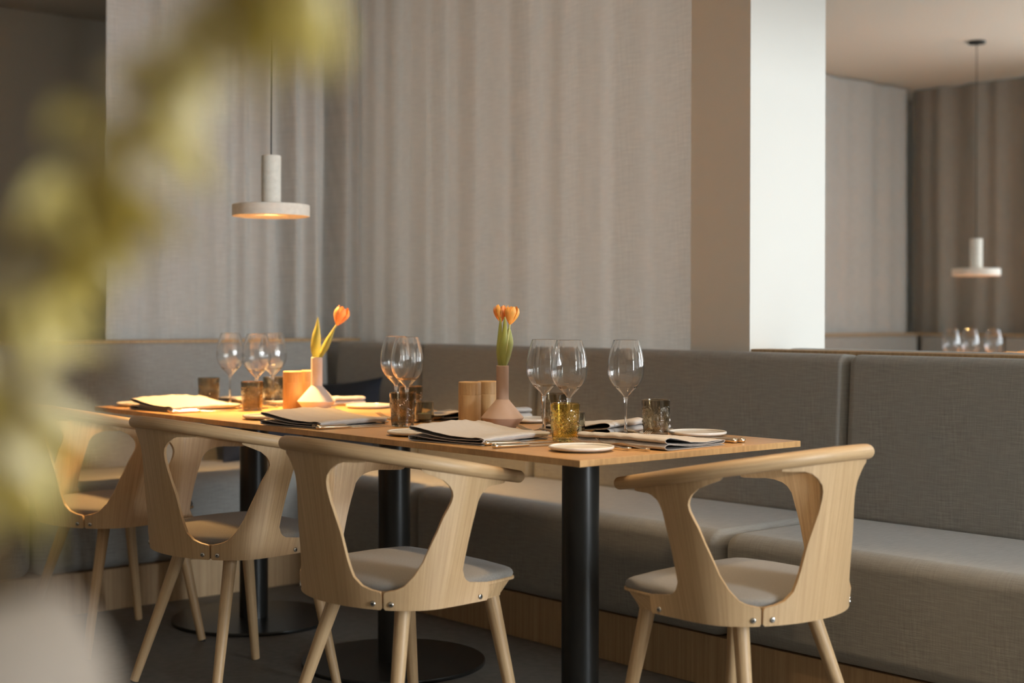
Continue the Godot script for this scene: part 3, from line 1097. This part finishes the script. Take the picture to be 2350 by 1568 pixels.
func curtains() -> void:
	var wv := [[0.33, 0.012, 0.3], [0.19, 0.007, 1.9], [0.115, 0.0028, 4.1], [0.068, 0.0010, 2.2]]
	var c := solid("curtain", curtain_mesh(Vector3(3.97, 0.02, -5.60), Vector3(3.97, 0.02, -3.46), CEIL - 0.03, wv, 3, func(x): return 0.62 + 0.5 * (1 - x)), M.sheer_linen)
	tag(c, "warm grey linen curtain hanging behind the long bench up to the white pillar", "curtain", "sheer grey linen curtains")
	c = solid("curtain", curtain_mesh(Vector3(2.67, 0.02, -5.62), Vector3(3.96, 0.02, -5.60), CEIL - 0.03, [[0.24, 0.030, 0.3], [0.13, 0.023, 1.1], [0.085, 0.010, 3.0], [0.05, 0.003, 0.2]], 8, func(x): return 0.3 + 1.5 * smoothstep(0.40, 0.75, x)), M.curtain_linen)
	tag(c, "cool grey linen curtain behind the end bench, left of the corner", "curtain", "sheer grey linen curtains")
	c = solid("curtain", curtain_mesh(Vector3(4.06, 0.02, -5.60), Vector3(8.42, 0.02, -5.50), CEIL - 0.03, [[0.42, 0.020, 0.3], [0.23, 0.013, 1.9], [0.14, 0.006, 4.1]], 15, func(x): return 0.55 + 0.1 * x, 420), M.curtain_linen)
	tag(c, "pale grey linen curtain beyond the white pillar, left of the far corner", "curtain", "sheer grey linen curtains")
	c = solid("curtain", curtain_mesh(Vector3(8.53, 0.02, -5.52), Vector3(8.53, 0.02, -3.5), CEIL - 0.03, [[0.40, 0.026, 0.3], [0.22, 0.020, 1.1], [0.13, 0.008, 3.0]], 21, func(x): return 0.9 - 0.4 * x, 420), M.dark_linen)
	tag(c, "dark grey pleated linen curtain beyond the white pillar, right of the far corner", "curtain", "sheer grey linen curtains")

func furniture() -> void:
	var tb := make_table()
	var tl := ["oak table nearest the white pillar, with the amber tumbler on it", "oak table in the middle of the row, with the brown vase's far neighbour settings on it", "oak table at the end of the row under the concrete pendant lamp"]
	tl[1] = "oak table in the middle of the row, between the two others"
	for k in 3:
		var z := -(2.2816 + 0.8182 * (k + 0.5))
		if k == 0:
			tb.position = Vector3(2.6133, 0, z)
			tb.set_meta("label", tl[0])
		else:
			dup(tb, "dining_table", Vector3(2.6133, 0, z), 0, tl[k])
	var ch := make_chair()
	var pl := [[2.0684, 2.7589, -PI / 2 + 0.0026, ""],
		[2.1013, 3.5984, -PI / 2 + 0.0232, "oak shell chair with grey seat pad, middle one of the three in a row"],
		[2.0925, 4.361, -PI / 2 + 0.0184, "oak shell chair with grey seat pad, farthest of three, partly behind blurred leaves"],
		[2.574, 2.1042, 0.0381, "oak shell chair with grey seat pad, alone at the short end of the table"]]
	pl[0][3] = "oak shell chair with grey seat pad, nearest of the three in a row"
	for k in 4:
		if k == 0:
			ch.position = Vector3(pl[0][0], 0, -pl[0][1])
			ch.rotation.y = pl[0][2]
			ch.set_meta("label", pl[0][3])
		else:
			dup(ch, "dining_chair", Vector3(pl[k][0], 0, -pl[k][1]), pl[k][2], pl[k][3])
	lamp(Vector3(2.613, 1.402, -4.221), CEIL, "off-white concrete pendant lamp hanging over the end of the near row of tables")
	lamp(Vector3(7.30, 1.30, -4.31), CEIL, "off-white concrete pendant lamp hanging in the far booth past the white pillar")

const TOP := 0.7402

func settings() -> void:
	cutlery_meshes()
	var tm := tumbler_mesh()
	# wine glasses
	for q in [[2.654, 2.877, "clear wine glass left of the amber tumbler, overlapping the glass behind that tumbler"],
		[2.628, 2.751, "clear wine glass directly behind the amber tumbler"],
		[2.766, 2.674, "clear wine glass standing alone nearest the white pillar"],
		[2.636, 4.531, "clear wine glass leftmost on the lamp-lit table, beside a smoky tumbler"],
		[2.60, 4.29, "clear wine glass right behind the orange-glowing tumbler of the lamp-lit table"],
		[2.74, 4.41, "clear wine glass at the back of the trio under the pendant lamp"],
		[2.60, 3.429, "clear wine glass in front of the pair on the middle table"],
		[2.68, 3.591, "clear wine glass at the back of the pair on the middle table"]]:
		make_wine_glass(Vector3(q[0], TOP, -q[1]), q[2])
	# tumblers
	for q in [[2.528, 2.661, "amber", "amber embossed glass tumbler on the near table"],
		[2.829, 2.623, "smoke", "smoky embossed glass tumbler right of the lone wine glass nearest the white pillar"],
		[2.503, 3.321, "smoke", "dark smoky embossed tumbler in front of the wine glass pair on the middle table"],
		[2.76, 3.62, "smoke", "smoky embossed tumbler half hidden behind the dark tumbler of the middle table"],
		[2.824, 3.02, "smoke", "smoky embossed glass tumbler behind the amber one, on the bench side"],
		[2.563, 4.556, "smoke", "smoky embossed glass tumbler leftmost on the lamp-lit table"],
		[2.53, 4.202, "smoke", "smoky embossed glass tumbler glowing orange at the front of the lamp-lit table"],
		[2.785, 4.478, "smoke", "smoky embossed glass tumbler on the lamp-lit table next to the wooden mills"]]:
		var o := solid("tumbler", tm, M[q[2] + "_glass"], Vector3(q[0], TOP, -q[1]))
		o.rotation.y = q[0] * 17.0
		tag(o, q[3], "tumbler", "embossed glass tumblers")
	# tea-light glasses
	var cupm := lathe([smooth2(V([.0001, .0005, .016, .0005, .024, .004, .0285, .014, .0295, .03, .0295, .0615]), 4), smooth2(V([.0295, .0615, .0288, .0622, .0280, .0615]), 2), smooth2(V([.0280, .0615, .0278, .03, .0268, .016, .022, .0075, .0001, .0060]), 4)], 40)
	for q in [[2.657, 3.417, "smoky tea-light holder with pale candle beside the dark tumbler on the middle table"], [2.678, 2.783, "smoky glass tea-light holder half hidden behind the amber tumbler"]]:
		var t := thing("tealight_holder", q[2], "candle holder", Vector3(q[0], TOP, -q[1]), 0, "smoky tea-light holders")
		part(t, "glass_cup", cupm, M.grey_glass)
		part(t, "candle", lathe([[Vector2(.0001, .0078), Vector2(.0205, .0078)], [Vector2(.0205, .0078), Vector2(.0208, .026)], [Vector2(.0208, .026), Vector2(.0001, .0265)]], 32), M.wax)
		var b := Mb.new()
		tube(b, [Vector3(0, .0255, 0), Vector3(.0006, .031, 0)], [.0007, .0005], 6)
		part(t, "wick", b.mesh(), M.black_plastic)
	mill(Vector3(2.613, TOP, -3.148), "wooden spice mill in front of its pair, left of the brown vase")
	mill(Vector3(2.685, TOP, -3.151), "wooden spice mill partly hidden by its pair and the brown vase")
	mill(Vector3(2.635, TOP, -4.115), "wooden spice mill in front of its pair, left of the white vase, lit orange")
	mill(Vector3(2.725, TOP, -4.145), "wooden spice mill half hidden behind its pair and the white vase")
	tulips()
	# plates
	var pm := lathe([[Vector2(.0001, .0002), Vector2(.05, .0002)], smooth2(V([.05, .0002, .056, .0022, .070, .0035, .0775, .0068, .0787, .0095, .0782, .0118, .0768, .0128]), 4), smooth2(V([.0768, .0128, .0745, .0122, .0725, .0098, .068, .0086, .0001, .0082]), 4)], 64)
	for q in [[2.377, 2.445, "small pale plate at the near corner of the table, in front of the amber tumbler"],
		[2.927, 2.56, "small pale plate beside the smoky tumbler nearest the bench"],
		[2.347, 3.054, "small pale plate partly under the napkin of the near chair"],
		[2.905, 3.216, "small pale plate between the brown vase and the wine glasses, on the bench side"],
		[2.359, 3.824, "small pale plate at the middle chair's place, left of its napkin"],
		[2.917, 4.069, "small pale plate on the bench side right of the white vase, lit orange"],
		[2.348, 4.665, "small pale plate at the farthest corner of the row, left of a napkin"]]:
		tag(solid("side_plate", pm, M.plate_glaze, Vector3(q[0], TOP, -q[1])), q[2], "plate", "small pale side plates")
	# napkins: x, along, turn (0 faces along the row, -90 from the chair side, 90 from the bench side)
	var nm := [napkin_mesh(1.35, 1), napkin_mesh(1.1, 5, true), napkin_mesh(1.25, 9, true)]
	var ni := 0
	for q in [[2.385, 2.83, -PI / 2 + 0.20, "folded pale grey napkin in front of the near chair of the row"],
		[2.632, 2.455, 0.08, "folded pale grey napkin at the short end of the table, beside the front plate"],
		[2.868, 2.85, PI / 2 + 0.12, "folded pale grey napkin behind the lone wine glass, on the bench side"],
		[2.372, 3.53, -PI / 2 + 0.20, "folded grey napkin in front of the middle chair, by the dark tumbler"],
		[2.388, 4.40, -PI / 2 + 0.12, "folded pale napkin in front of the farthest chair, lit orange"],
		[2.868, 3.44, PI / 2 + 0.05, "folded pale napkin on the bench side behind the front wooden mills"],
		[2.868, 4.34, PI / 2 + 0.05, "folded pale napkin on the bench side behind the white vase, before the navy cushion"],
		[2.64, 4.593, PI + 0.0, "folded pale napkin before the end bench, behind the leftmost wine glass"]]:
		var at := Vector3(q[0], TOP, -q[1])
		if ni == 7:
			at = Vector3(2.81, TOP, -4.628)
		tag(solid("napkin", nm[[0, 1, 2, 0, 0, 2, 1, 2][ni]], M.napkin_linen, at), q[3], "napkin", "folded linen napkins")
		var nk: Node3D = get_child(get_child_count() - 1)
		nk.rotation.y = q[2]
		if ni == 7:
			nk.scale.z = 0.72
		ni += 1
	# cutlery of each place: a frame with its origin at the middle of the table edge, x to the diner's right
	var places := [["before the nearest row chair", Vector3(2.2136, TOP, -2.79), -PI / 2], ["before the lone end chair", Vector3(2.615, TOP, -2.2816), 0.0], ["on the bench side opposite the nearest row chair", Vector3(3.0129, TOP, -2.83), PI / 2],
		["before the middle row chair", Vector3(2.2136, TOP, -3.54), -PI / 2], ["before the farthest row chair", Vector3(2.2136, TOP, -4.40), -PI / 2], ["on the bench side opposite the middle row chair", Vector3(3.0129, TOP, -3.49), PI / 2], ["on the bench side opposite the farthest row chair", Vector3(3.0129, TOP, -4.32), PI / 2]]
	for k in places.size():
		var pl: Array = places[k]
		var fr := Transform3D(Basis(Vector3.UP, pl[2]), pl[1])
		var j := 0.03 * sin(k * 2.3)
		var kn := [[0.150, -0.048, 0.10], [0.184, -0.040, 0.13]] if k != 1 else [[0.205, -0.052, 0.05], [0.228, -0.045, 0.08]]
		if k == 0:
			kn = [[0.100, -0.062, -0.17], [0.172, -0.030, -0.14]]
		elif k in [3, 4]:
			kn = [[0.118, -0.042, -0.15], [0.166, -0.024, -0.13]]
		for i in 2:
			cutlery("knife", fr * Vector3(kn[i][0], 0, kn[i][1]), pl[2] + kn[i][2], "%s silver knife beside the napkin, %s" % [["inner", "outer"][i], pl[0]])
		var fk := [[-0.134, -0.036, 0.14], [-0.172, -0.060, 0.10]] if k != 1 else [[-0.132, -0.042, -0.18], [-0.152, -0.082, -0.03]]
		for i in 2:
			cutlery("fork", fr * Vector3(fk[i][0], 0, fk[i][1]), pl[2] + fk[i][2] + j, "%s silver dinner fork beside the napkin, %s" % [["inner", "outer"][i], pl[0]])
		cutlery("spoon", fr * (Vector3(0.117, 0, -0.312) if k != 1 else Vector3(0.17, 0, -0.36)), pl[2] + PI / 2 + 0.15 + j, "silver dessert spoon lying crosswise, %s" % pl[0])
		cutlery("fork", fr * (Vector3(-0.07, 0, -0.350) if k != 1 else Vector3(-0.065, 0, -0.275)), pl[2] - PI / 2 + 0.12 - j, "silver dessert fork lying crosswise, %s" % pl[0])

func tulips() -> void:
	# brown vase with two tulips, white vase with one; local x runs across the view
	var yaw := -0.7223
	var v1 := solid("bud_vase", vase_mesh(1.0), M.clay_rose, Vector3(2.634, TOP, -3.029))
	tag(v1, "matt rose-brown bud vase with a slim neck and an angular belly on the near tables", "vase", "angular bud vases")
	var v2 := solid("bud_vase", vase_mesh(1.06), M.clay_white, Vector3(2.662, TOP, -4.010))
	tag(v2, "matt white bud vase with a slim neck and an angular belly under the pendant lamp", "vase", "angular bud vases")
	var rim := Vector3(2.634, TOP + 0.182, -3.029)
	var t := thing("tulip", "orange tulip on the right of the brown vase, with two upright leaves", "flower", rim, yaw, "orange tulips in bud vases")
	_stem(t, [Vector3(.002, -.10, 0), Vector3(.002, 0, 0), Vector3(.012, .06, -.004), Vector3(.020, .119, -.004)], .0028)
	tulip_flower(t, Vector3(.0205, .116, -.004), Vector3(0.16, 1, 0.10), .053, M.petal_orange, M.petal_orange, 0.3)
	_leaf(t, [Vector3(-.001, -.03, .004), Vector3(-.001, .0, .006), Vector3(-.002, .045, .013), Vector3(.004, .085, .016), Vector3(.006, .118, .012), Vector3(.0052, .139, .008)], [.004, .008, .0115, .0088, .0055, .0006], Vector3(1, 0, 0.25))
	_leaf(t, [Vector3(.006, -.03, 0), Vector3(.009, .0, 0), Vector3(.016, .03, -.006), Vector3(.023, .065, -.010), Vector3(.020, .093, -.008), Vector3(.017, .107, .003)], [.003, .005, .0115, .0120, .0072, .001], Vector3(0.9, 0, -0.5))
	t = thing("tulip", "orange tulip on the left of the brown vase, behind a long leaf", "flower", rim, yaw, "orange tulips in bud vases")
	_stem(t, [Vector3(-.004, -.10, -.006), Vector3(-.004, 0, -.007), Vector3(-.006, .06, -.012), Vector3(-.005, .124, -.015)], .0028)
	tulip_flower(t, Vector3(-.005, .122, -.016), Vector3(-0.06, 1, -0.06), .050, M.petal_orange, M.petal_deep, 0.9)
	_leaf(t, [Vector3(-.007, -.03, .004), Vector3(-.008, 0.0, .005), Vector3(-.012, .04, .006), Vector3(-.010, .08, .004), Vector3(-.0075, .115, .002), Vector3(-.007, .139, 0)], [.004, .0070, .0085, .0072, .0048, .0006], Vector3(1, 0, 0.5))
	rim = Vector3(2.662, TOP + 0.182, -4.010)
	t = thing("tulip", "single orange tulip leaning right from the white vase", "flower", rim, yaw, "orange tulips in bud vases")
	_stem(t, [Vector3(.004, -.10, 0), Vector3(.006, -.01, 0), Vector3(.026, .045, 0), Vector3(.050, .085, 0), Vector3(.068, .112, 0)], .0030)
	tulip_flower(t, Vector3(.067, .108, 0), Vector3(0.42, 1, 0.18), .066, M.petal_deep, M.petal_deep, 0.2)
	_leaf(t, [Vector3(-.004, -.03, .004), Vector3(-.004, 0, .006), Vector3(-.005, .035, .012), Vector3(-.002, .075, .012), Vector3(.002, .110, .006), Vector3(.0030, .135, .002)], [.006, .013, .0185, .0150, .0065, .0006], Vector3(1, 0, 0.2))
	_leaf(t, [Vector3(.009, -.03, .004), Vector3(.011, 0.0, .006), Vector3(.026, .035, .008), Vector3(.042, .068, .006), Vector3(.060, .098, .003)], [.004, .006, .0135, .0105, .0008], Vector3(0.85, -0.4, 0.35))

func _stem(t: Node3D, p: Array, r: float) -> void:
	var b := Mb.new()
	var q := smooth3(p, 5)
	var rr := []
	for i in q.size():
		rr.append(r)
	tube(b, q, rr, 10, false)
	part(t, "stem", b.mesh(), M.stem_tulip)

func _leaf(t: Node3D, p: Array, w: Array, side: Vector3, m: Material = null) -> void:
	var b := Mb.new()
	var q := smooth3(p, 5)
	var ww := []
	for i in q.size():
		var k := i / 5
		ww.append(lerpf(w[k], w[mini(k + 1, w.size() - 1)], (i % 5) / 5.0))
	leaf_grid(b, q, ww, side)
	part(t, "leaf", b.mesh(false), m if m else M.leaf_tulip)

func far_booth() -> void:
	var cl: Material = M.bench_cloth
	var t := thing("corner_bench", "pale grey upholstered bench back under the far curtain, left of the far corner", "bench", Vector3.ZERO)
	part(t, "plinth", boxmesh(Vector3(6.2, 0.0735, -5.10), Vector3(4.0, 0.147, 0.56), 0.001), M.plinth_oak)
	part(t, "seat_cushion", cushion_box(Vector3(6.2, 0.2995, -5.07), Vector3(4.2, 0.303, 0.60), 0.045), cl)
	part(t, "backrest", cushion_box(Vector3(6.2, 0.685, -5.405), Vector3(4.3, 0.52, 0.09), 0.014), cl)
	part(t, "top_board", boxmesh(Vector3(6.26, 0.953, -5.41), Vector3(4.40, 0.014, 0.11), 0.002), M.plinth_oak)
	part(t, "backrest", cushion_box(Vector3(8.41, 0.685, -5.05), Vector3(0.09, 0.52, 0.60), 0.014), cl)
	t = thing("corner_bench", "dark grey upholstered bench back under the far curtain, right of the far corner", "bench", Vector3.ZERO)
	part(t, "plinth", boxmesh(Vector3(8.1, 0.0735, -3.10), Vector3(0.56, 0.147, 3.2), 0.001), M.plinth_oak)
	part(t, "seat_cushion", cushion_box(Vector3(8.08, 0.2995, -3.10), Vector3(0.60, 0.303, 3.25), 0.045), cl)
	part(t, "backrest", cushion_box(Vector3(8.41, 0.685, -3.10), Vector3(0.09, 0.52, 3.28), 0.014), cl)
	part(t, "top_board", boxmesh(Vector3(8.41, 0.953, -3.40), Vector3(0.10, 0.014, 3.9), 0.002), M.plinth_oak)
	t = thing("corner_bench", "grey upholstered bench back on the far side of the low oak partition", "bench", Vector3.ZERO)
	part(t, "plinth", boxmesh(Vector3(4.22, 0.0735, -1.75), Vector3(0.5, 0.147, 2.5), 0.001), M.plinth_oak)
	part(t, "seat_cushion", cushion_box(Vector3(4.24, 0.2995, -1.75), Vector3(0.56, 0.303, 2.6), 0.045), cl)
	part(t, "backrest", cushion_box(Vector3(3.97, 0.70, -1.75), Vector3(0.10, 0.512, 2.6), 0.03), cl)
	var tb := get_node("dining_table")
	var ft := dup(tb, "dining_table", Vector3(7.03, 0, -4.22), 0, "oak table in the far booth past the white pillar, under the second pendant lamp")
	ft.remove_meta("group")
	for q in [[6.85, 4.19, "leftmost of the three wine glasses on the far booth's table"], [6.966, 4.146, "middle one of the three wine glasses on the far booth's table"], [7.107, 4.09, "rightmost of the three wine glasses on the far booth's table"]]:
		make_wine_glass(Vector3(q[0], TOP, -q[1]), "clear wine glass, " + q[2])
	mill(Vector3(7.16, TOP, -4.02), "wooden spice mill on the far booth's table, left of its pair")
	mill(Vector3(7.25, TOP, -3.99), "wooden spice mill on the far booth's table, right of its pair")

func foreground() -> void:
	# sideboard below the frame, cream vase on it, branch in the vase
	var t := thing("sideboard", "narrow oak sideboard under the cream vase, close to the camera", "sideboard", Vector3(0.16, 0, -0.52), 0.0)
	part(t, "body", boxmesh(Vector3(0, 0.3998, 0), Vector3(0.30, 0.7196, 0.26)), M.plinth_oak)
	part(t, "top_board", boxmesh(Vector3(0, 0.7691, 0), Vector3(0.34, 0.02, 0.30)), M.plinth_oak)
	for s in [[-1, -1], [1, -1], [-1, 1], [1, 1]]:
		part(t, "leg", boxmesh(Vector3(s[0] * 0.12, 0.02, s[1] * 0.10), Vector3(0.03, 0.04, 0.03)), M.black_steel)
	var v := solid("vase", lathe([[Vector2(0.0001, 0.0004), Vector2(0.0468, 0.0004)], smooth2(V([0.0468, 0.0004, 0.0546, 0.0047, 0.0671, 0.0546, 0.0675, 0.1092, 0.0608, 0.1482, 0.0468, 0.1700, 0.0359, 0.1747]), 5), smooth2(V([0.0359, 0.1747, 0.0335, 0.1732, 0.0312, 0.1669, 0.0312, 0.1560, 0.0546, 0.1170, 0.0585, 0.0468, 0.0001, 0.0094]), 4)], 56), M.clay_cream, Vector3(0.1969, 0.7796, -0.5543))
	tag(v, "blurred cream ceramic vase in the near left corner, holding the leafy branch", "vase")
	t = thing("leafy_branch", "blurred yellow-green leafy branch arching up from the cream vase in the left foreground", "branch", Vector3(0.1969, 0.7796, -0.5543))
	var o := Vector3(0.1969, 0.7796, -0.5543)
	var pts := [Vector3(0.2097, 0.9417, -0.5550), Vector3(0.2166, 0.9799, -0.5422), Vector3(0.2176, 1.0140, -0.5346), Vector3(0.2187, 1.0425, -0.5270), Vector3(0.2213, 1.0705, -0.5114), Vector3(0.2260, 1.0974, -0.4939), Vector3(0.2316, 1.1209, -0.4757), Vector3(0.2373, 1.1427, -0.4573), Vector3(0.2443, 1.1591, -0.4378), Vector3(0.2537, 1.1674, -0.4162), Vector3(0.2635, 1.1703, -0.3943)]
	for i in pts.size():
		pts[i] -= o
	var q := smooth3(pts, 6)
	var b := Mb.new()
	var rr := []
	for i in q.size():
		rr.append(lerpf(0.003, 0.0012, float(i) / q.size()))
	tube(b, q, rr, 8, false)
	part(t, "stem", b.mesh(), M.twig)
	var r := RandomNumberGenerator.new()
	r.seed = 11
	for i in range(7, q.size(), 1):
		for k in 2:
			if r.randf() < 0.22:
				continue
			var p: Vector3 = q[i]
			var d := Vector3(r.randf_range(-1, 1), r.randf_range(-0.9, 0.5), r.randf_range(-1, 1)).normalized()
			var L := r.randf_range(0.024, 0.038)
			var w := L * r.randf_range(0.24, 0.33)
			var sd := d.cross(Vector3(r.randf_range(-1, 1), r.randf_range(-1, 1), r.randf_range(-1, 1))).normalized()
			_leaf(t, [p, p + d * L * 0.25 + Vector3(0, .002, 0), p + d * L * 0.6, p + d * L + Vector3(0, -.006, 0)], [.0008, w * 0.8, w, .0004], sd, M.leaf_olive if r.randf() < 0.6 else M.leaf_pale)
